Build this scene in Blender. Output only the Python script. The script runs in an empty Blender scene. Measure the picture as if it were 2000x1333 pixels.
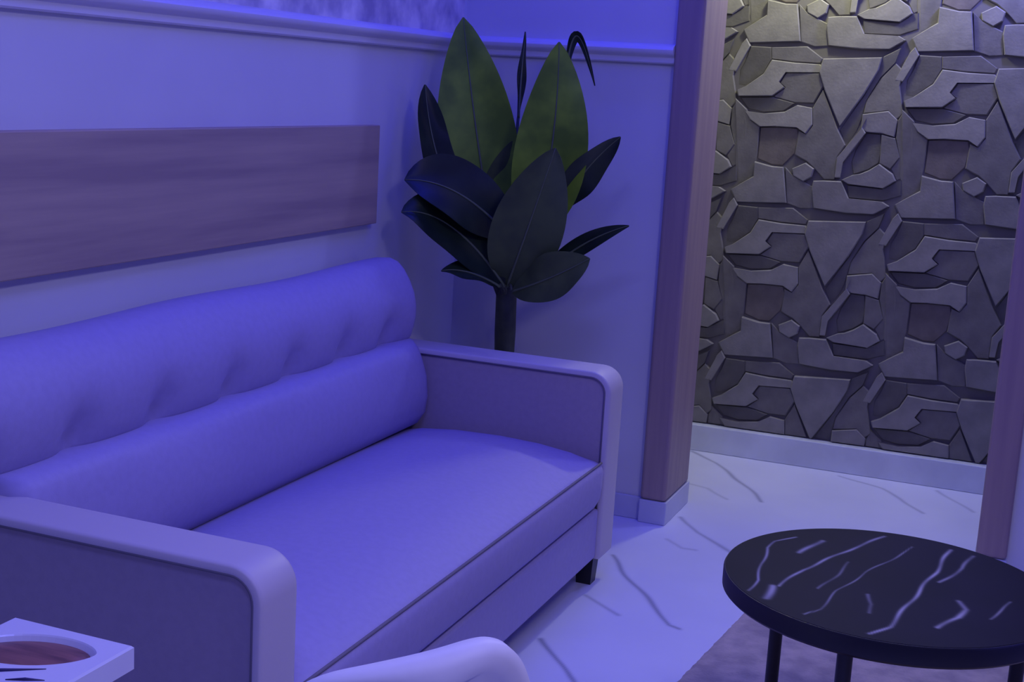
import bpy, bmesh, math, random
from mathutils import Vector, Matrix
random.seed(7)
S = bpy.context.scene
COL = S.collection
R = math.radians

# ------------------------------------------------------------------ camera
cam_d = bpy.data.cameras.new('camera'); cam = bpy.data.objects.new('camera', cam_d); COL.objects.link(cam)
CX, CY, CZ, YAW, PITCH, ROLL, FPX = 1.92159, -4.31590, 1.43, 0.373303, 0.187139, 0.058181, 2672.75
cy_, sy_, cp_, sp_ = math.cos(YAW), math.sin(YAW), math.cos(PITCH), math.sin(PITCH)
fw = Vector((-sy_*cp_, cy_*cp_, -sp_)); rt = Vector((cy_, sy_, 0)); up = rt.cross(fw)
c_, s_ = math.cos(ROLL), math.sin(ROLL)
r2 = rt*c_ + up*s_; u2 = up*c_ - rt*s_
cam.matrix_world = Matrix(((r2.x, u2.x, -fw.x, CX), (r2.y, u2.y, -fw.y, CY), (r2.z, u2.z, -fw.z, CZ), (0, 0, 0, 1)))
cam_d.sensor_fit = 'HORIZONTAL'; cam_d.sensor_width = 36.0; cam_d.lens = 36.0*FPX/2000.0
cam_d.clip_start = .05
S.camera = cam

# ------------------------------------------------------------------ light and exposure
S.view_settings.view_transform = 'Standard'; S.view_settings.look = 'None'
S.view_settings.exposure = 0.0; S.view_settings.gamma = 1.0; S.view_settings.use_curve_mapping = False
world = bpy.data.worlds.new('world'); S.world = world; world.use_nodes = True
bg = world.node_tree.nodes['Background']
bg.inputs['Color'].default_value = (0.029, 0.029, 1.0, 1); bg.inputs['Strength'].default_value = 0.1400

def lamp(name, kind, loc, color, power, size=(.3, .3), target=None, spread=None, radius=None):
    d = bpy.data.lights.new(name, kind); d.color = color; d.energy = power
    if kind == 'AREA':
        d.shape = 'RECTANGLE'; d.size, d.size_y = size
        if spread: d.spread = spread
    elif radius: d.shadow_soft_size = radius
    o = bpy.data.objects.new(name, d); COL.objects.link(o); o.location = loc
    if target is not None:
        o.rotation_euler = (Vector(target)-Vector(loc)).to_track_quat('-Z', 'Y').to_euler()
    return o
lamp('ceiling_led_room', 'AREA', (1.1, -1.5, 2.62), (0.003, 0.003, 1.0), 15.00, (1.2, 1.8), (1.1, -1.5, 0))
lamp('ceiling_led_wall', 'AREA', (0.25, -1.6, 2.62), (0.0, 0.0, 1.0), 2.60, (0.08, 2.6), (0.25, -1.6, 0))
lamp('ceiling_led_corner', 'AREA', (0.55, -0.3, 2.62), (0.0, 0.0, 1.0), 5.00, (0.7, 0.1), (0.55, -0.3, 0))
lamp('ceiling_lamp_room', 'AREA', (2.4, -2.6, 2.62), (0.694, 0.633, 1.0), 18.00, (0.5, 0.5), (2.4, -2.6, 0))
lamp('hall_lamp', 'POINT', (1.05, 0.8, 2.2), (0.98, 1.0, 0.612), 24.50, radius=0.05)
lamp('hall_lamp', 'POINT', (1.75, 0.8, 2.2), (0.219, 0.231, 1.0), 32.00, radius=0.05)
lamp('side_fill', 'AREA', (4.2, -1.8, 1.6), (0.136, 0.118, 1.0), 11.00, (1.5, 1.5), (0, -1.8, 0.8))  # added fill from the right, not a fixture of the room
lamp('ceiling_lamp_front', 'AREA', (1.2, -3.4, 2.6), (0.2, 0.211, 1.0), 18.00, (0.5, 0.5), (1.2, -3.4, 0))

# ------------------------------------------------------------------ helpers
def nodes(name):
    m = bpy.data.materials.new(name); m.use_nodes = True
    nt = m.node_tree; return m, nt, nt.nodes['Principled BSDF']
def rgb(c): return (c[0], c[1], c[2], 1)
def mat(name, c, rough=.6, noise=0, scale=20, stretch=(1, 1, 1), c2=None, bump=0, bscale=None, spec=.5, coat=0, detail=4):
    m, nt, b = nodes(name)
    b.inputs['Roughness'].default_value = rough; b.inputs['Specular IOR Level'].default_value = spec
    b.inputs['Coat Weight'].default_value = coat
    b.inputs['Base Color'].default_value = rgb(c)
    tc = nt.nodes.new('ShaderNodeTexCoord'); mp = nt.nodes.new('ShaderNodeMapping')
    mp.inputs['Scale'].default_value = stretch; nt.links.new(tc.outputs['Object'], mp.inputs['Vector'])
    if noise or c2:
        n = nt.nodes.new('ShaderNodeTexNoise'); n.inputs['Scale'].default_value = scale; n.inputs['Detail'].default_value = detail
        nt.links.new(mp.outputs['Vector'], n.inputs['Vector'])
        cr = nt.nodes.new('ShaderNodeValToRGB')
        c2 = c2 or tuple(x*(1-noise) for x in c)
        cr.color_ramp.elements[0].position = .36; cr.color_ramp.elements[1].position = .64
        cr.color_ramp.elements[0].color = rgb(c2); cr.color_ramp.elements[1].color = rgb(c)
        nt.links.new(n.outputs['Fac'], cr.inputs['Fac']); nt.links.new(cr.outputs['Color'], b.inputs['Base Color'])
    if bump:
        n2 = nt.nodes.new('ShaderNodeTexNoise'); n2.inputs['Scale'].default_value = bscale or scale; n2.inputs['Detail'].default_value = 3
        nt.links.new(mp.outputs['Vector'], n2.inputs['Vector'])
        bp = nt.nodes.new('ShaderNodeBump'); bp.inputs['Strength'].default_value = bump; bp.inputs['Distance'].default_value = .004
        nt.links.new(n2.outputs['Fac'], bp.inputs['Height']); nt.links.new(bp.outputs['Normal'], b.inputs['Normal'])
    return m
def vein_mat(name, base, vein, rough, noise_c, nscale, coat=0, spec=.5):
    m, nt, b = nodes(name)
    b.inputs['Roughness'].default_value = rough; b.inputs['Coat Weight'].default_value = coat; b.inputs['Specular IOR Level'].default_value = spec
    at = nt.nodes.new('ShaderNodeAttribute'); at.attribute_name = 'vein'
    tc = nt.nodes.new('ShaderNodeTexCoord'); n = nt.nodes.new('ShaderNodeTexNoise')
    n.inputs['Scale'].default_value = nscale; n.inputs['Detail'].default_value = 5
    nt.links.new(tc.outputs['Object'], n.inputs['Vector'])
    cr = nt.nodes.new('ShaderNodeValToRGB'); cr.color_ramp.elements[0].position = .35; cr.color_ramp.elements[1].position = .65
    cr.color_ramp.elements[0].color = rgb(noise_c); cr.color_ramp.elements[1].color = rgb(base)
    nt.links.new(n.outputs['Fac'], cr.inputs['Fac'])
    mx = nt.nodes.new('ShaderNodeMix'); mx.data_type = 'RGBA'
    nt.links.new(at.outputs['Fac'], mx.inputs['Factor']); nt.links.new(cr.outputs['Color'], mx.inputs[6])
    mx.inputs[7].default_value = rgb(vein); nt.links.new(mx.outputs[2], b.inputs['Base Color'])
    return m

def obj(name, bm, m, parent=None, smooth=False, angle=None):
    me = bpy.data.meshes.new(name)
    bmesh.ops.recalc_face_normals(bm, faces=bm.faces)
    bm.to_mesh(me); bm.free()
    if m: me.materials.append(m)
    if smooth:
        for p in me.polygons: p.use_smooth = True
        if angle: me.set_sharp_from_angle(angle=R(angle))
    o = bpy.data.objects.new(name, me); COL.objects.link(o)
    if parent:
        o.parent = parent; o.location = (-parent.location.x, -parent.location.y, -parent.location.z)
        if parent.parent: o.location = (0, 0, 0)
    return o
def thing(name, label, cat, loc):
    o = bpy.data.objects.new(name, None); COL.objects.link(o); o.location = loc
    o.empty_display_size = .1; o['label'] = label; o['category'] = cat
    return o
def struct(o): o['kind'] = 'structure'; return o
def box(bm, lo, hi, bevel=0, seg=2):
    r = bmesh.ops.create_cube(bm, size=1)
    vs = r['verts']
    for v in vs: v.co = Vector([lo[i] + (v.co[i]+.5)*(hi[i]-lo[i]) for i in range(3)])
    if bevel:
        es = list({e for v in vs for e in v.link_edges})
        bmesh.ops.bevel(bm, geom=es, offset=bevel, segments=seg, profile=.5, affect='EDGES', clamp_overlap=True)
    return bm
def bx(lo, hi, bevel=0, seg=2): return box(bmesh.new(), lo, hi, bevel, seg)
def loft(bm, rings, caps=True, closed=True):
    vr = [[bm.verts.new(p) for p in r] for r in rings]
    n = len(rings[0])
    for a, b in zip(vr, vr[1:]):
        for i in range(n if closed else n-1):
            j = (i+1) % n
            bm.faces.new((a[i], a[j], b[j], b[i]))
    if caps and closed:
        bm.faces.new(vr[0]); bm.faces.new(vr[-1][::-1])
    return bm
def tube(bm, pts, rad, seg=8, caps=True):
    pts = [Vector(p) for p in pts]; rings = []
    rr = rad if isinstance(rad, (list, tuple)) else [rad]*len(pts)
    ref = None
    for i, p in enumerate(pts):
        t = (pts[min(i+1, len(pts)-1)] - pts[max(i-1, 0)]).normalized()
        if ref is None: ref = Vector((0, 0, 1)) if abs(t.z) < .9 else Vector((1, 0, 0))
        a = (ref - t*ref.dot(t)).normalized(); ref = a; b = t.cross(a)
        rings.append([p + (a*math.cos(k*2*math.pi/seg) + b*math.sin(k*2*math.pi/seg))*rr[i] for k in range(seg)])
    return loft(bm, rings, caps)
def lathe(bm, prof, seg=32, c=(0, 0)):
    rings = [[(c[0]+r*math.cos(k*2*math.pi/seg), c[1]+r*math.sin(k*2*math.pi/seg), z) for k in range(seg)] for r, z in prof]
    return loft(bm, rings)
def segdist(px, py, ax, ay, bx_, by_):
    dx, dy = bx_-ax, by_-ay; L = dx*dx+dy*dy
    t = max(0, min(1, ((px-ax)*dx+(py-ay)*dy)/L)) if L else 0
    return math.hypot(px-ax-t*dx, py-ay-t*dy)

# measured outlines in metres
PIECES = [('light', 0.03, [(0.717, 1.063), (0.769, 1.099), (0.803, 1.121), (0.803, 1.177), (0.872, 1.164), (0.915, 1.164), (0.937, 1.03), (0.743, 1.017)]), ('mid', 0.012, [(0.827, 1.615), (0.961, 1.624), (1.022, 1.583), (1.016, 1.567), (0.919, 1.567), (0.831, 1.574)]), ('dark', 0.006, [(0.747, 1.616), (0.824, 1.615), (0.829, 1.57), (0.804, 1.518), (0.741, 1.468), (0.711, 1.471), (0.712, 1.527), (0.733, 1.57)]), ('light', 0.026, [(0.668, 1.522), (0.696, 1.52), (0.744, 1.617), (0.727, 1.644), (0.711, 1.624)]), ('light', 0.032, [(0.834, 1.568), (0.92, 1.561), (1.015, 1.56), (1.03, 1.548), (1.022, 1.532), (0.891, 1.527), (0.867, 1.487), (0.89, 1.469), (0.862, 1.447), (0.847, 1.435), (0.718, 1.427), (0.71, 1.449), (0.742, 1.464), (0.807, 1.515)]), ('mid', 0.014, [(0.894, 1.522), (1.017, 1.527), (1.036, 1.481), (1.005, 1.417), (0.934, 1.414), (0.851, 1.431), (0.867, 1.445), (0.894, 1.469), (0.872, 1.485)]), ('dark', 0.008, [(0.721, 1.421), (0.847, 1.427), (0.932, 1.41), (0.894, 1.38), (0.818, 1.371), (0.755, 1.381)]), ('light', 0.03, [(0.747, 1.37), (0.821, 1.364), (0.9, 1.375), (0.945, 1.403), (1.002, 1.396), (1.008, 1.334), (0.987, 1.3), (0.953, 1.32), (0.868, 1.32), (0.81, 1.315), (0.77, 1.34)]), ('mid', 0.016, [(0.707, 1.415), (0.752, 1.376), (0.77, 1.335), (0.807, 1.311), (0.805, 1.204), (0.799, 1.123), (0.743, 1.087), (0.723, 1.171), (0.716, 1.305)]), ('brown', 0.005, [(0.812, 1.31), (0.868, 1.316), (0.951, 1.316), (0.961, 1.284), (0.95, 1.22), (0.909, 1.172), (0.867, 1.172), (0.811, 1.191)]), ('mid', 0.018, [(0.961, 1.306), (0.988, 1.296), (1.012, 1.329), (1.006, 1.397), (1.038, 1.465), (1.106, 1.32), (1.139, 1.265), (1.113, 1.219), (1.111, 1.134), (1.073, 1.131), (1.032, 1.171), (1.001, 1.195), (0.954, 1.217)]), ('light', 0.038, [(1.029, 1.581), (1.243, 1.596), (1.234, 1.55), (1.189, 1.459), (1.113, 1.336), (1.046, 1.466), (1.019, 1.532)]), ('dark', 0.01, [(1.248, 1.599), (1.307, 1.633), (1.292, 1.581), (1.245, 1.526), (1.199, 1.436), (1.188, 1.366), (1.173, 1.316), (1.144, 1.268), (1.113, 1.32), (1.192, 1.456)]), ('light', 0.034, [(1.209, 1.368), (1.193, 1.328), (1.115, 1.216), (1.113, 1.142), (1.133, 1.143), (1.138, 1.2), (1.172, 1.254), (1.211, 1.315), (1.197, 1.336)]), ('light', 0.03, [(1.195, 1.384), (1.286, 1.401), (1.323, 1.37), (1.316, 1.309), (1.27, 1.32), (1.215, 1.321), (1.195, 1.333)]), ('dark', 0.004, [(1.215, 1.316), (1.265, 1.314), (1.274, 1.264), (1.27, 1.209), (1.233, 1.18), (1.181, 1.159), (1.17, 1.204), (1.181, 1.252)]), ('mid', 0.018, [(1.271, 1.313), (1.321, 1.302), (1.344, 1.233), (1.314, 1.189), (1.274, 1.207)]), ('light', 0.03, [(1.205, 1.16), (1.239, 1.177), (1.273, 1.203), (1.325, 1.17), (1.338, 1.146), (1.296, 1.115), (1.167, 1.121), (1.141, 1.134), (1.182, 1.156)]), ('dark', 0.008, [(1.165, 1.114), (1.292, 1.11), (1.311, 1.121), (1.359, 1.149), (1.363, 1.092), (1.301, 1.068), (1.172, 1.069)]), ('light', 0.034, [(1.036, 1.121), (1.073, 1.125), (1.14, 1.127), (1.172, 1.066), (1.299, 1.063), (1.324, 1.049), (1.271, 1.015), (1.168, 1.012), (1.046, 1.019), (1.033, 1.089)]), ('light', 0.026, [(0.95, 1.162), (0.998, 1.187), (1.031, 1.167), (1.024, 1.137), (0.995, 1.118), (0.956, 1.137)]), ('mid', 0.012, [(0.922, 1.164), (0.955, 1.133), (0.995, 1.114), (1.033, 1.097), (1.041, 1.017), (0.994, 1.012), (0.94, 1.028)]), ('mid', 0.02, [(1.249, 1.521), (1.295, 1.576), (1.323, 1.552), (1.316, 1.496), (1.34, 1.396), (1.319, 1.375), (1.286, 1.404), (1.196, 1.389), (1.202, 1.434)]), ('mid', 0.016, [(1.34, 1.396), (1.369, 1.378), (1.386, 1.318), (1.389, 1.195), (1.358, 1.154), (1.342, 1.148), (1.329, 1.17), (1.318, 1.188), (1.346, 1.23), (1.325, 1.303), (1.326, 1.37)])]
TABLE_VEINS = [(0.9, 0.0035, [(-0.2414, -0.1989), (-0.2356, -0.1326), (-0.2482, -0.0336), (-0.2579, 0.075), (-0.2505, 0.1248), (-0.2203, 0.1741)]), (0.9, 0.007, [(-0.1912, 0.0744), (-0.1643, 0.1804)]), (1, 0.0045, [(-0.1929, -0.1455), (-0.1668, -0.0258), (-0.1212, 0.0992), (-0.0941, 0.1745), (-0.0444, 0.2897)]), (0.6, 0.003, [(-0.1204, -0.2637), (-0.1008, -0.2239), (-0.085, -0.107), (-0.0491, 0.0308), (0.0121, 0.209), (0.0211, 0.2444)]), (1.1, 0.005, [(0.0028, -0.3015), (0.0287, -0.2495), (0.0432, -0.1519), (0.0626, -0.0076), (0.0796, 0.1075), (0.0947, 0.274)]), (0.7, 0.005, [(0.0927, 0.0486), (0.1276, 0.1636), (0.1418, 0.2578)]), (0.5, 0.005, [(-0.0279, -0.0982), (-0.0134, -0.1498), (-0.0147, -0.1969)]), (1.1, 0.006, [(0.1104, -0.2026), (0.1408, -0.1297)]), (1.1, 0.007, [(0.1408, -0.1297), (0.1483, -0.0793), (0.1343, -0.0399)]), (0.6, 0.004, [(0.1942, -0.1102), (0.2133, -0.0533), (0.2295, 0.0036)]), (1, 0.009, [(-0.2008, -0.2235), (-0.2036, -0.1518)]), (0.4, 0.004, [(-0.1192, -0.1146), (-0.0996, -0.0127), (-0.0884, 0.0762)])]
FLOOR_VEINS = [(1, [(0.763, -0.401), (0.86, -0.55), (0.931, -0.653), (1.021, -0.779), (1.074, -0.862), (1.104, -0.869)]), (0.7, [(0.806, -0.772), (0.876, -0.82), (0.925, -0.856)]), (1, [(0.805, -1.126), (0.881, -1.23), (0.941, -1.3), (0.983, -1.343)]), (0.8, [(0.854, 0.087), (0.94, -0.036), (1.027, -0.112), (1.092, -0.175)]), (0.9, [(0.66, 0.966), (0.794, 0.85), (0.948, 0.621), (1.066, 0.423)]), (0.7, [(1.259, 0.943), (1.426, 0.852), (1.512, 0.756), (1.599, 0.618)]), (0.5, [(0.762, 0.502), (0.854, 0.485), (0.942, 0.394)]), (0.5, [(0.878, -0.163), (0.938, -0.224), (0.985, -0.212)]), (0.6, [(1.624, 0.94), (1.766, 0.737)])]
LEAVES = [('up left', [(0.277, -0.32, 0.916), (0.202, -0.36, 1.282), (0.122, -0.3, 1.619)], 0.124, 0.0, 0.42), ('up right', [(0.413, -0.34, 0.947), (0.494, -0.38, 1.224), (0.461, -0.34, 1.556)], 0.112, 0.0, 0.45), ('thin', [(0.306, -0.25, 1.319), (0.293, -0.22, 1.447), (0.294, -0.2, 1.587)], 0.02, 0.9, 0.5), ('arch', [(0.442, -0.22, 1.391), (0.44, -0.2, 1.751), (0.537, -0.2, 1.432)], 0.017, 0.8, 0.5), ('shadow left', [(0.222, -0.45, 1.018), (0.125, -0.5, 1.169), (0.086, -0.48, 1.406)], 0.061, 0.5, 0.5), ('droop left', [(0.368, -0.4, 0.948), (0.23, -0.52, 1.139), (0.099, -0.62, 1.123)], 0.112, 0.25, 0.5), ('droop low left', [(0.36, -0.42, 0.805), (0.222, -0.55, 1.056), (0.113, -0.66, 1.03)], 0.094, 0.25, 0.5), ('low left small', [(0.355, -0.45, 0.808), (0.283, -0.55, 0.875), (0.225, -0.6, 0.859)], 0.036, 0.5, 0.5), ('front', [(0.36, -0.4, 0.803), (0.47, -0.52, 1.014), (0.514, -0.46, 1.243)], 0.109, 0.1, 0.45), ('right twist', [(0.485, -0.32, 1.032), (0.549, -0.34, 1.18), (0.682, -0.36, 1.287)], 0.055, 0.7, 0.5), ('right low edge', [(0.43, -0.36, 0.806), (0.555, -0.36, 0.963), (0.734, -0.38, 1.026)], 0.029, 0.2, 0.5), ('right broad', [(0.386, -0.42, 0.792), (0.547, -0.5, 0.858), (0.658, -0.5, 0.931)], 0.07, 0.1, 0.5), ('right small', [(0.393, -0.38, 0.837), (0.439, -0.4, 0.907), (0.507, -0.4, 0.946)], 0.021, 0.3, 0.5), ('centre back', [(0.316, -0.3, 0.853), (0.296, -0.3, 1.047), (0.326, -0.3, 1.258)], 0.091, 0.1, 0.5)]


# ------------------------------------------------------------------ materials
M_wall = mat('wall_paint', (.74, .75, .68), .65, noise=.04, scale=3)
M_paper = mat('blotchy_wallpaper', (.92, .88, .76), .6, scale=9, c2=(.46, .43, .46), stretch=(1, 1, 1), detail=5)
M_trim = mat('trim_paint', (.76, .76, .74), .4)
M_wood = mat('panel_wood', (.52, .41, .27), .5, scale=3.2, stretch=(3, .35, 7), c2=(.38, .29, .22), detail=6, bump=.1, bscale=6)
M_post = mat('post_wood', (.40, .30, .24), .5, scale=4, stretch=(9, 9, .5), c2=(.34, .25, .22), detail=5)
M_stone = mat('skirting_marble', (.66, .69, .76), .3, noise=.15, scale=6)
M_floor = vein_mat('floor_marble', (.70, .71, .86), (.25, .26, .38), .38, (.64, .65, .80), 2.2)
M_sofa = mat('sofa_upholstery', (.41, .365, .57), .6, noise=.05, scale=60, bump=.05, bscale=350)
M_arm = mat('sofa_arm_upholstery', (.42, .355, .38), .5, noise=.05, scale=60, bump=.05, bscale=350)
M_pipe = mat('sofa_piping', (.58, .53, .54), .5)
M_seam = mat('sofa_seam_thread', (.20, .18, .20), .8)
M_black = mat('black_metal', (.012, .012, .014), .4)
M_tablem = vein_mat('black_marble', (.008, .007, .019), (.50, .48, .52), .6, (.011, .009, .024), 6, spec=.08)
M_tableedge = mat('black_table_edge', (.012, .012, .016), .4)
M_rug = mat('rug_pile', (.50, .42, .37), .95, scale=14, c2=(.33, .28, .27), detail=8, bump=.8, bscale=120)
M_leaf = mat('leaf_lit', (.24, .40, .03), .5, scale=9, c2=(.12, .22, .02), detail=3, spec=.2)  # lit copy of the leaf colour, for the two upright top leaves
M_leafm = mat('leaf_half_lit', (.10, .14, .04), .5, scale=9, c2=(.06, .085, .03), detail=3, spec=.25)  # half-lit copy, partial shade put into the leaf colour
M_leafd = mat('leaf_shaded', (.022, .04, .02), .35, scale=9, c2=(.012, .022, .013), detail=3, spec=.3)  # shaded copy, shade put into the colour of the lower leaves
M_stem = mat('plant_stem', (.06, .075, .04), .6, noise=.3, scale=30)
M_rib = mat('leaf_midrib', (.13, .17, .07), .45)
M_pot = mat('pot_ceramic', (.45, .45, .46), .4)
M_soil = mat('soil', (.03, .02, .015), .95, noise=.5, scale=60)
M_white = mat('white_upholstery', (.88, .86, .80), .55, noise=.03, scale=30)
M_dish = mat('white_glaze', (.80, .80, .82), .25)
M_brown = mat('brown_wood_inlay', (.30, .13, .10), .4, scale=8, stretch=(1, 7, 1), c2=(.12, .05, .05))
M_navy = mat('dark_blue_groove', (.03, .02, .09), .5)
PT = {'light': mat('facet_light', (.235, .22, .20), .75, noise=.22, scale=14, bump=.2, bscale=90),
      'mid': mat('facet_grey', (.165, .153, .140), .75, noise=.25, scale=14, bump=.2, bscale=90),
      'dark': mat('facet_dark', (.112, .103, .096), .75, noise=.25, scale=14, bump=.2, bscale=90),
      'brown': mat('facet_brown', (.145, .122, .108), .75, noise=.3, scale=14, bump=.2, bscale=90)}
M_back = mat('cladding_back', (.12, .11, .11), .8)

# ------------------------------------------------------------------ setting
PAT_Y = 1.036
HC = 2.65
def vein_sheet(name, x0, x1, y0, y1, z, n, m, veins, mtl):
    bm = bmesh.new(); nx, ny = n, int(n*(y1-y0)/(x1-x0))
    lay = bm.verts.layers.float.new('vein'); g = []
    for j in range(ny+1):
        row = []
        for i in range(nx+1):
            x = x0+(x1-x0)*i/nx; y = y0+(y1-y0)*j/ny
            v = bm.verts.new((x, y, z)); f = 0
            wx = x+.006*math.sin(31*y+7*x); wy = y+.006*math.sin(27*x+5*y)
            for s, w, P in veins:
                d = min(segdist(wx, wy, *a, *b) for a, b in zip(P, P[1:]))
                f = max(f, s*math.exp(-(d/w)**2))
            v[lay] = f; row.append(v)
        g.append(row)
    for j in range(ny):
        for i in range(nx): bm.faces.new((g[j][i], g[j][i+1], g[j+1][i+1], g[j+1][i]))
    return bm, g
FV = [(min(1, s*.95), .0075, P) for s, P in FLOOR_VEINS]
bm, g = vein_sheet('floor', .45, 2.05, -1.6, 1.02, 0, 260, None, FV, None)
# skirt the fine part out to the full room floor
xs = [-.1, .45, 2.05, 4.4]; ys = [-4.9, -1.6, 1.02, 1.3]
for i in range(3):
    for j in range(3):
        if i == 1 and j == 1: continue
        vs = [bm.verts.new((xs[a], ys[b], 0)) for a, b in ((i, j), (i+1, j), (i+1, j+1), (i, j+1))]
        bm.faces.new(vs)
fl = struct(obj('floor', bm, M_floor))
struct(obj('ceiling', bx((-.15, -3.6, HC), (4.4, 1.3, HC+.08)), M_wall))
wl = struct(obj('wall_left', bx((-.12, -4.9, 0), (0, .25, HC)), M_wall))
obj('wallpaper', bx((0, -4.9, 1.575), (.004, -.03, HC)), M_paper, wl)['label'] = 'blotchy pale wallpaper above the rail'
bm = bmesh.new(); box(bm, (0, 0, 0), (.735, .25, HC)); box(bm, (1.90, 0, 0), (4.4, .25, HC))
struct(obj('wall_back', bm, M_wall))
wf = struct(obj('wall_far', bx((-.1, PAT_Y, 0), (4.4, PAT_Y+.14, HC)), M_back))
struct(obj('wall_hall', bx((-.12, .25, 0), (-.1, PAT_Y+.14, HC)), M_wall))
bm = bx((-.1, PAT_Y-.05, 0), (4.4, PAT_Y, .108), .004); struct(obj('baseboard_far', bm, M_stone))
bm = bx((.012, -.012, 0), (.735, 0, .079), .003); struct(obj('baseboard_back', bm, M_stone))
bm = bx((0, -4.9, 0), (.012, 0, .079), .003); struct(obj('baseboard_left', bm, M_stone))
# chair rails: two rounded steps
def rail(name, prof, a, b):
    bm = bmesh.new()
    loft(bm, [[a(d, z) for d, z in prof], [b(d, z) for d, z in prof]])
    return struct(obj(name, bm, M_trim, smooth=True, angle=35))
prof = [(0, 1.513), (.016, 1.513), (.020, 1.517), (.020, 1.532), (.026, 1.537), (.036, 1.540), (.042, 1.547), (.043, 1.556), (.038, 1.565), (.026, 1.571), (.012, 1.575), (0, 1.575)]
rail('trim_1', prof, lambda d, z: (d, -4.9, z), lambda d, z: (d, -d*.999, z))
rail('trim_2', prof, lambda d, z: (d*.999, -d, z), lambda d, z: (.735, -d, z))
# door posts with stone plinths
bm = bx((.735, -.03, .079), (.825, .27, HC), .012, 3); pl = struct(obj('trim_3', bm, M_post))
obj('plinth', bx((.735, -.034, 0), (.829, .274, .079), .003), M_stone, pl)
bm = bx((1.812, -.03, .079), (1.903, .27, HC), .012, 3); pr = struct(obj('trim_4', bm, M_post))
obj('plinth', bx((1.808, -.034, 0), (1.905, .274, .079), .003), M_stone, pr)

# relief cladding of the far wall: every facet a low solid of its own
AX, AZ = .630, .614
def clip(P, lo, hi):
    for axis_v, keep in ((lo, 1), (hi, -1)):
        out = []
        for (x0, z0), (x1, z1) in zip(P, P[1:]+P[:1]):
            i0, i1 = (z0-axis_v)*keep >= 0, (z1-axis_v)*keep >= 0
            if i0: out.append((x0, z0))
            if i0 != i1:
                t = (axis_v-z0)/(z1-z0); out.append((x0+(x1-x0)*t, axis_v))
        P = out
        if len(P) < 3: return []
    return P
def facet_mesh(P, h, tone, tilt):
    cx = sum(p[0] for p in P)/len(P); cz = sum(p[1] for p in P)/len(P); bm = bmesh.new()
    def ring(inset, hh, tl):
        r = []
        for x, z in P:
            dx, dz = x-cx, z-cz; L = math.hypot(dx, dz) or 1
            f = max(.3, 1-inset/L); d = hh + ((tilt[0]*dx + tilt[1]*dz) if tl else 0)
            r.append((dx*f, -max(d, .001), dz*f))
        return r
    loft(bm, [ring(-.002, 0, False), ring(-.002, h-.003, True), ring(.002, h, True)])
    me = bpy.data.meshes.new('relief_facet'); bmesh.ops.recalc_face_normals(bm, faces=bm.faces); bm.to_mesh(me); bm.free()
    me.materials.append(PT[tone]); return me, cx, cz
PM = []
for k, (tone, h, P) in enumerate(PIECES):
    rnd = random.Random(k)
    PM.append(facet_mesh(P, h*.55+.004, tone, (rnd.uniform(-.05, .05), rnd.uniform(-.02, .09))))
for k, (tone, h, P) in enumerate(PIECES):
    for i in range(-2, 3):
        for j in range(-4, 4):
            ox, oz = i*AX - j*.004, j*AZ - i*.006
            zs = [p[1]+oz for p in P]; xx = [p[0]+ox for p in P]
            if min(xx) < .30 or max(xx) > 2.45 or max(zs) < .14 or min(zs) > 2.3: continue
            me, cx, cz = PM[k]
            if min(zs) < .113:
                Q = clip([(x+ox, z+oz) for x, z in P], .113, HC)
                if len(Q) < 3: continue
                rnd = random.Random(k)
                me, qx, qz = facet_mesh(Q, h*.55+.004, tone, (rnd.uniform(-.05, .05), rnd.uniform(-.02, .09)))
                loc = (qx, PAT_Y+.001, qz)
            else: loc = (cx+ox, PAT_Y+.001, cz+oz)
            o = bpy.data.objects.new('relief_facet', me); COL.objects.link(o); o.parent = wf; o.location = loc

# ------------------------------------------------------------------ wooden wall panel
wp = obj('wall_panel', bx((0, -4.2, .989), (.03, -.655, 1.281), .003), M_wood)
wp['label'] = 'long brown wood-grain panel fixed to the left wall above the sofa'; wp['category'] = 'wall panel'

# ------------------------------------------------------------------ sofa
sofa = thing('sofa', 'pale upholstered sofa with tufted back and square arms against the left wall', 'sofa', (.42, -1.545, 0))
Y0, Y1 = -2.40, -.69          # inner faces of the arms
obj('base', bx((.05, Y0, .088), (.80, Y1, .238), .008), M_sofa, sofa)
# seat cushion: rounded profile, crowned
def seat_ring(y, inset):
    u = (y-Y0)/(Y1-Y0); cr = math.sin(math.pi*min(1, max(0, u)))**.45
    c = .018 + .034*cr
    pts = [(.19, .245), (.78, .245), (.800, .252), (.808, .268), (.812, .315), (.812, .355), (.806, .374), (.785, .384), (.72, .386+c*.55), (.62, .388+c*.9), (.5, .39+c), (.36, .388+c*.95), (.25, .384+c*.7), (.19, .38+c*.4)]
    mx, mz = .5, .32
    return [(mx+(x-mx)*(1-inset*.02), y, mz+(z-mz)*(1-inset*.25)) for x, z in pts]
bm = bmesh.new(); N = 40
ys = [Y0+.002] + [Y0+.002+(Y1-Y0-.004)*i/N for i in range(N+1)] + [Y1-.002]
rings = [seat_ring(y, 1 if i in (0, len(ys)-1) else (.35 if i in (1, len(ys)-2) else 0)) for i, y in enumerate(ys)]
for i in range(len(ys)):
    if i == 0 or i == len(ys)-1: continue
    yy = ys[i] + (.012 if i == 1 else (-.012 if i == len(ys)-2 else 0)); rings[i] = [(a, yy, c) for a, b, c in rings[i]]
loft(bm, rings)
seat = obj('seat_cushion', bm, M_sofa, sofa, smooth=True, angle=60)
bm = bmesh.new(); tube(bm, [(.804, Y0+.02+(Y1-Y0-.04)*i/20, .379) for i in range(21)], .0035, 8)
obj('welt', bm, M_seam, seat, smooth=True)
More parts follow.
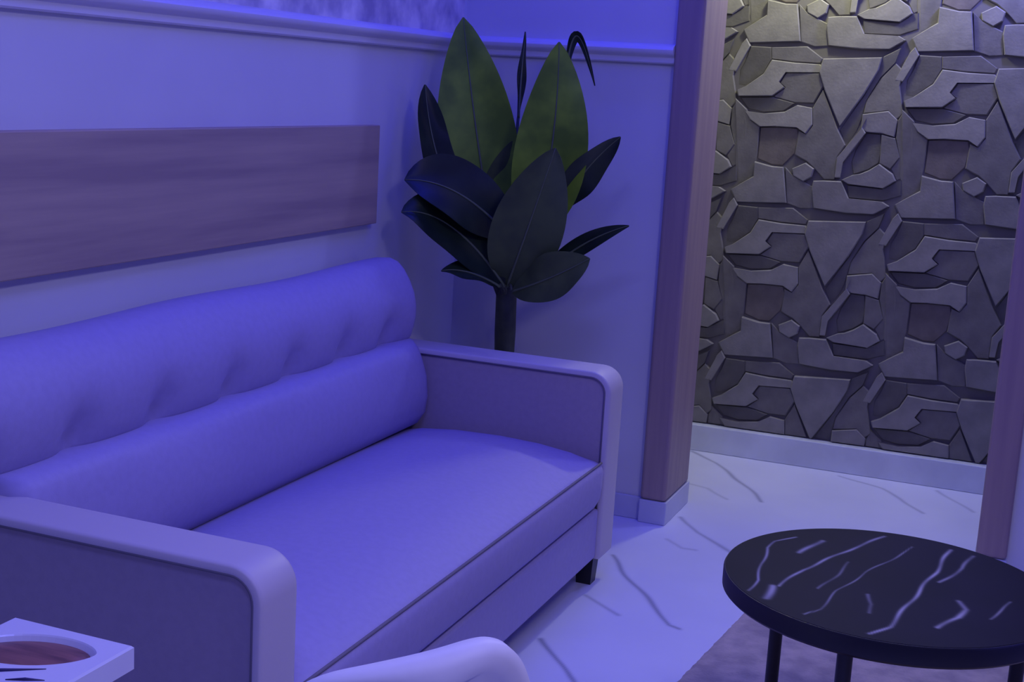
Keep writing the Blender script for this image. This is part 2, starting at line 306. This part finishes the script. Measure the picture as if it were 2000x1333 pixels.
# back: lower lumbar tier and upper tufted tier
def back_rings(pts_fn, n=90, end=.025, left=.10):
    rings = []
    YL = Y0-left; ys = [YL + (Y1-YL-.004)*i/n for i in range(n+1)]
    for i, y in enumerate(ys):
        e = min(y-YL, Y1-y); k = 1 - (max(0, 1-e/end))**2*.22
        P = pts_fn(y); mx = sum(p[0] for p in P)/len(P)*.6; mz = sum(p[1] for p in P)/len(P)
        rings.append([(mx+(x-mx)*k, y, mz+(z-mz)*(1-(1-k)*.25)) for x, z in P])
    return rings
def lumbar(y):
    s = .004*math.sin(9*y); q = max(0, 1-(Y1-y)/.11)**2*.045
    return [(x-q*max(0, (z-.46)/.2) if x > .2 else x, z) for x, z in [(.05, .40), (.19, .40), (.222, .412), (.246, .45), (.258+s, .50), (.260+s, .56), (.250+s, .61), (.240, .640), (.224, .660), (.18, .667), (.05, .66)]]
bm = bmesh.new(); loft(bm, back_rings(lumbar, left=.022, end=.014)); obj('lumbar_cushion', bm, M_sofa, sofa, smooth=True, angle=70)
TUFT = [-2.47, -2.20, -1.925, -1.65, -1.38, -1.11, -.86]
def upper(y):
    out = []
    for x, z in [(.04, .652), (.15, .652), (.172, .655), (.184, .672), (.194, .70), (.202, .735), (.203, .77), (.196, .805), (.179, .84), (.158, .868), (.136, .888), (.108, .897), (.07, .894), (.045, .878), (.035, .82), (.035, .72)]:
        if x > .14:
            x += max(0, 1-(Y1-y)/.11)**2*.012*max(0, 1-(z-.65)/.15)
            for t in TUFT:
                x -= .028*math.exp(-((y-t)/.038)**2 - ((z-.695)/.042)**2) + .009*math.exp(-((y-t)/.07)**2 - ((z-.71)/.07)**2)
        if z > .84: z += .004*math.sin(7*y+1)
        out.append((x, z))
    return out
bm = bmesh.new(); loft(bm, back_rings(upper, 120, .035)); bk = obj('back_cushion', bm, M_sofa, sofa, smooth=True, angle=70)
obj('back_frame', bx((.012, Y0, .088), (.05, Y1, .80), .01), M_sofa, sofa)
# arms: recessed core wrapped by a band, piping on both edges
def outline(off, r, n=6):
    P = [(.02, .085+off*0), (.02, .635-off)]
    cx, cz = .81-off-r, .635-off-r
    for i in range(n+1):
        a = math.pi/2*(1-i/n); P.append((cx+r*math.cos(a), cz+r*math.sin(a)))
    P.append((.81-off, .085)); return P
def arm(y0, y1):
    bm = bmesh.new(); o = outline(.006, .056); d = .005
    loft(bm, [[(x, y0+d, z) for x, z in o], [(x, y1-d, z) for x, z in o]])
    a = obj('armrest', bm, M_arm, sofa)
    bm = bmesh.new(); O = outline(0, .062, 8)[1:]; I = outline(.015, .047, 8)[1:]
    rings = []
    for (ox, oz), (ix, iz) in zip(O, I):
        b = .010
        def lerp(t): return (ox+(ix-ox)*t, oz+(iz-oz)*t)
        (bx_, bz), (cx_, cz_) = lerp(.0), lerp(.28)
        rings.append([(bx_, y0+b, bz), (lerp(.07)[0], y0+b*.3, lerp(.07)[1]), (cx_, y0, cz_), (ix, y0, iz), (ix, y1, iz), (cx_, y1, cz_), (lerp(.07)[0], y1-b*.3, lerp(.07)[1]), (bx_, y1-b, bz)])
    loft(bm, rings)
    obj('arm_band', bm, M_pipe, a, smooth=True, angle=50)
    for yy in (y0+.003, y1-.003):
        bm = bmesh.new(); pp = outline(.017, .045, 8)[1:]
        tube(bm, [(x, yy, z) for x, z in pp], .004, 6)
        obj('arm_seam', bm, M_seam, a, smooth=True)
    return a
arm(Y1, Y1+.125); arm(Y0-.115, Y0)
for x in (.09, .765):
    for y in (Y0-.06, Y1+.03):
        bm = bmesh.new(); loft(bm, [[(x-.022, y-.022, 0), (x+.022, y-.022, 0), (x+.022, y+.022, 0), (x-.022, y+.022, 0)], [(x-.028, y-.028, .09), (x+.028, y-.028, .09), (x+.028, y+.028, .09), (x-.028, y+.028, .09)]])
        obj('leg', bm, M_black, sofa)

# ------------------------------------------------------------------ potted plant
PX, PY = .33, -.30
plant = thing('potted_plant', 'tall leafy artificial plant standing in the corner behind the sofa arm', 'plant', (PX, PY, 0))
bm = bmesh.new(); lathe(bm, [(.085, 0), (.10, .01), (.125, .28), (.135, .30), (.135, .325), (.12, .325), (.115, .29), (.02, .285)], 28, (PX, PY))
obj('pot', bm, M_pot, plant, smooth=True, angle=40)
bm = bmesh.new(); lathe(bm, [(.114, .27), (.112, .30), (.03, .312)], 24, (PX, PY)); obj('soil', bm, M_soil, plant, smooth=True)
bm = bmesh.new(); tube(bm, [(PX, PY, .29), (PX, PY-.01, .5), (PX+.005, PY-.03, .65), (PX+.01, PY-.05, .78), (PX+.012, PY-.06, .86)], [.028, .030, .034, .033, .018], 12)
obj('stem', bm, M_stem, plant, smooth=True)
CAMP = Vector((CX, CY, CZ))
def bez(a, b, c, t): return a*(1-t)**2 + b*2*t*(1-t) + c*t*t
for k, (nm, (B, M, T), hw, twist, peak) in enumerate(LEAVES):
    B, M, T = Vector(B), Vector(M), Vector(T)
    rnd = random.Random(k+3)
    bm = bmesh.new(); n = 22; rows = []; ribs = []
    start = Vector((PX+.008, PY-.045, .66 + .012*k))
    for i in range(n+1):
        t = i/n
        p = bez(B, M, T, t); d = (bez(B, M, T, min(1, t+.02)) - bez(B, M, T, max(0, t-.02))).normalized()
        nrm = Vector((.30, -.85, .42)).normalized()
        nrm = (nrm - d*nrm.dot(d)).normalized(); side = d.cross(nrm)
        rot = Matrix.Rotation(twist*1.1, 3, d); nrm = rot @ nrm; side = rot @ side
        s = t**(math.log(.5)/math.log(peak))
        w = hw*max(0, math.sin(math.pi*s))**.72 if 0 < t < 1 else .002
        w = max(w, .002)
        row = []
        for u in (-1, -.66, -.33, 0, .33, .66, 1):
            lift = .22*w*abs(u)**1.3 + .010*math.sin(9*t+2*u+k)*abs(u)*min(1, w/.05)
            row.append(p + side*(u*w) + nrm*lift)
        rows.append(row); ribs.append(p - nrm*.001 + nrm*.002)
    loft(bm, rows, closed=False)
    bmesh.ops.recalc_face_normals(bm, faces=bm.faces)
    bmesh.ops.solidify(bm, geom=bm.faces[:], thickness=.0016)
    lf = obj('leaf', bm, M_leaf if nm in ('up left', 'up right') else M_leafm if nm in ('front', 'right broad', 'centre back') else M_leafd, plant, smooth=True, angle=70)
    bm = bmesh.new(); c = B + (B-M).normalized()*.06
    st = [start.lerp(B, 0)] + [bez(start, (start+B)/2 + Vector((0, -.01, .05)), B, q/6) for q in range(1, 7)]
    tube(bm, st, [.010, .009, .009, .008, .007, .006, .005], 8)
    obj('petiole', bm, M_stem, plant, smooth=True)
    bm = bmesh.new(); tube(bm, ribs, [.005*(1-.8*i/n) for i in range(n+1)], 6)
    obj('midrib', bm, M_rib, lf, smooth=True)

# ------------------------------------------------------------------ coffee table
TX, TY, TR, TZ = 1.70, -1.625, .326, .50
tab = thing('coffee_table', 'round black marble coffee table with white veins and slim black legs', 'table', (TX, TY, 0))
TV = [(min(1, .72*s), w*.72, P) for s, w, P in TABLE_VEINS]
bm = bmesh.new(); lay = bm.verts.layers.float.new('vein')
NR, NA = 190, 440; prev = None
cv = bm.verts.new((TX, TY, TZ)); cv[lay] = 0
for i in range(1, NR+1):
    r = (TR-.004)*i/NR; ring = []
    for j in range(NA):
        a = 2*math.pi*j/NA; x, y = r*math.cos(a), r*math.sin(a)
        v = bm.verts.new((TX+x, TY+y, TZ)); f = 0
        wx = x+.003*math.sin(34*y+9*x); wy = y+.003*math.sin(29*x+4)
        for s, w, P in TV:
            d = min(segdist(wx, wy, *p, *q) for p, q in zip(P, P[1:]))
            if d < 3*w: f = max(f, s*math.exp(-(d/w)**2)*(.75+.25*math.sin(50*x+43*y)))
        v[lay] = f; ring.append(v)
    for j in range(NA):
        if prev is None: bm.faces.new((cv, ring[j], ring[(j+1) % NA]))
        else: bm.faces.new((prev[j], ring[j], ring[(j+1) % NA], prev[(j+1) % NA]))
    prev = ring
bot = [bm.verts.new((v.co.x, v.co.y, TZ-.006)) for v in prev]
for j in range(NA): bm.faces.new((prev[j], bot[j], bot[(j+1) % NA], prev[(j+1) % NA]))
obj('tabletop', bm, M_tablem, tab)
bm = bmesh.new(); lathe(bm, [(.05, TZ-.042), (TR-.006, TZ-.042), (TR, TZ-.036), (TR, TZ-.005), (TR-.002, TZ-.001), (TR-.0045, TZ-.0005), (TR-.0045, TZ-.007), (.05, TZ-.007)], 96, (TX, TY))
obj('rim', bm, M_tableedge, tab, smooth=True, angle=40)
for deg in (147, 262, 25):
    a = R(deg); lx, ly = TX+.282*math.cos(a), TY+.282*math.sin(a)
    bm = bmesh.new(); lathe(bm, [(.013, .0103), (.0145, .012), (.0145, TZ-.042)], 16, (lx, ly))
    obj('leg', bm, M_black, tab, smooth=True, angle=40)

# ------------------------------------------------------------------ rug
bm = bmesh.new()
nx, ny = 110, 130; X0, X1, YA, YB = 0, 1.75, -1.95, 0
gr = []
for j in range(ny+1):
    row = []
    for i in range(nx+1):
        edge = min(i, nx-i, j, ny-j)
        wob = .0015*random.uniform(-1, 1) if edge == 0 else 0
        row.append(bm.verts.new((X0+(X1-X0)*i/nx + wob, YA+(YB-YA)*j/ny + wob, .0 if edge == 0 else .0065+random.uniform(0, .003))))
    gr.append(row)
for j in range(ny):
    for i in range(nx): bm.faces.new((gr[j][i], gr[j][i+1], gr[j+1][i+1], gr[j+1][i]))
bmesh.ops.rotate(bm, verts=bm.verts[:], cent=(0, 0, 0), matrix=Matrix.Rotation(R(-5.2), 3, 'Z'))
bmesh.ops.translate(bm, verts=bm.verts[:], vec=(1.265, -.40, .0005))
rug = obj('rug', bm, M_rug, smooth=True)
rug['label'] = 'mottled brown grey rug under the coffee table'; rug['category'] = 'rug'

# ------------------------------------------------------------------ white chair in the foreground
CHX, CHY = 1.08, -2.65
ch = thing('upholstered_chair', 'white upholstered chair with rounded backrest top in front of the sofa', 'chair', (CHX, CHY, 0))
ax = Vector((.66, .75, 0)).normalized(); ay = Vector((-.75, .66, 0)).normalized()   # width axis, facing axis
BC = Vector((1.262, -2.822, 0))                                                   # centre line of the backrest
def cp(u, v, z): q = BC + ax*u + ay*v; return (q.x, q.y, z)
prof = [(-.20, .42), (-.205, .52), (-.198, .60), (-.178, .655), (-.14, .686), (-.08, .702), (0, .714), (.05, .719), (.082, .714), (.112, .696), (.138, .66), (.16, .60), (.175, .50), (.175, .42)]
def soft_plate(P, v0, v1, r):
    cxm = sum(p[0] for p in P)/len(P); czm = sum(p[1] for p in P)/len(P)
    rr = []
    for v, s in ((v0, r*2.2), (v0+r*.3, r*.9), (v0+r, 0), (v1-r, 0), (v1-r*.3, r*.9), (v1, r*2.2)):
        ring = []
        for x, z in P:
            L = math.hypot(x-cxm, z-czm); f = 1-s/L
            bend = 1.6*(x**2)
            ring.append(cp(cxm+(x-cxm)*f, v+bend, czm+(z-czm)*f))
        rr.append(ring)
    return rr
def smooth_closed(P, n=4):
    out = []
    for i in range(len(P)-1):
        p0, p1, p2, p3 = P[max(i-1, 0)], P[i], P[i+1], P[min(i+2, len(P)-1)]
        for k in range(n):
            t = k/n
            out.append(tuple(.5*((2*p1[a])+(-p0[a]+p2[a])*t+(2*p0[a]-5*p1[a]+4*p2[a]-p3[a])*t*t+(-p0[a]+3*p1[a]-3*p2[a]+p3[a])*t**3) for a in (0, 1)))
    return out + [P[-1]]
bm = bmesh.new(); loft(bm, soft_plate(smooth_closed(prof), -.03, .03, .018)); obj('backrest', bm, M_white, ch, smooth=True, angle=75)
seat_p = [(-.19, .0), (-.18, .30), (-.13, .345), (.12, .345), (.17, .30), (.18, .0)]
bm = bmesh.new(); sp = smooth_closed(seat_p)
loft(bm, [[cp(u*s, .035+v*s, z) for u, v in sp] for z, s in ((.375, .96), (.385, 1), (.42, 1), (.432, .97), (.436, .9))])
obj('seat', bm, M_white, ch, smooth=True, angle=60)
for u, v in ((-.14, .0), (.14, .0), (-.13, .30), (.13, .30)):
    bm = bmesh.new(); tube(bm, [cp(u*1.12, v+(.02 if v else -.02), 0), cp(u, v+.01, .385)], [.010, .014], 10)
    obj('leg', bm, M_black, ch, smooth=True, angle=50)

# ------------------------------------------------------------------ white square dish on a slim stand
DX, DY, DZ = .655, -2.888, .60
dish = thing('square_dish', 'white square dish with an oval brown hollow near the left sofa arm', 'dish', (DX, DY, DZ-.04))
h = .108; seg = 48; bm = bmesh.new()
def sq(a, hh, r=.006):
    c, s = math.cos(a), math.sin(a); k = hh/max(abs(c), abs(s)); return (DX+c*k, DY+s*k)
angs = [2*math.pi*(i+.5)/seg for i in range(seg)]; angs = [2*math.pi*i/seg + math.pi/4 for i in range(seg)]
def rsq(hh, z): return [(*sq(a, hh), z) for a in angs]
def lens(a, b, z, rot=R(19), c=(-.010, .027)):
    out = []
    for t0 in angs:
        t = t0-rot; sn = math.sin(t)
        x, y = a*math.cos(t), b*math.copysign(abs(sn)**1.25, sn)
        out.append((DX+c[0]+x*math.cos(rot)-y*math.sin(rot), DY+c[1]+x*math.sin(rot)+y*math.cos(rot), z))
    return out
loft(bm, [rsq(h-.006, DZ-.04), rsq(h, DZ-.036), rsq(h, DZ-.003), rsq(h-.003, DZ), lens(.096, .053, DZ), lens(.094, .051, DZ-.002), lens(.088, .046, DZ-.010), lens(.08, .040, DZ-.012)])
obj('body', bm, M_dish, dish)
bm = bmesh.new(); loft(bm, [lens(.089, .0465, DZ-.012), lens(.087, .045, DZ-.008), lens(.06, .030, DZ-.0055), lens(.02, .01, DZ-.005)]); obj('inlay', bm, M_brown, dish, smooth=True, angle=60)['label'] = 'pointed oval brown inlay in the hollow'
for pts in (((-.045, -.078), (.005, -.047), (.054, -.014)), ((.030, -.066), (.052, -.054), (.076, -.043))):
    bm = bmesh.new(); tube(bm, [(DX+x, DY+y, DZ) for x, y in pts], [.0012, .0035, .001], 8)
    obj('groove', bm, M_navy, dish, smooth=True)
st = thing('pedestal_stand', 'slim white pedestal stand holding up the white square dish', 'stand', (DX, DY, 0))
bm = bmesh.new(); lathe(bm, [(.10, 0), (.10, .012), (.03, .02), (.018, .03)], 32, (DX, DY)); obj('base', bm, M_dish, st, smooth=True, angle=40)
bm = bmesh.new(); lathe(bm, [(.018, .025), (.018, .54)], 20, (DX, DY)); obj('column', bm, M_dish, st, smooth=True, angle=40)
bm = bmesh.new(); lathe(bm, [(.03, .535), (.075, .545), (.075, .5595)], 32, (DX, DY)); obj('top', bm, M_dish, st, smooth=True, angle=40)
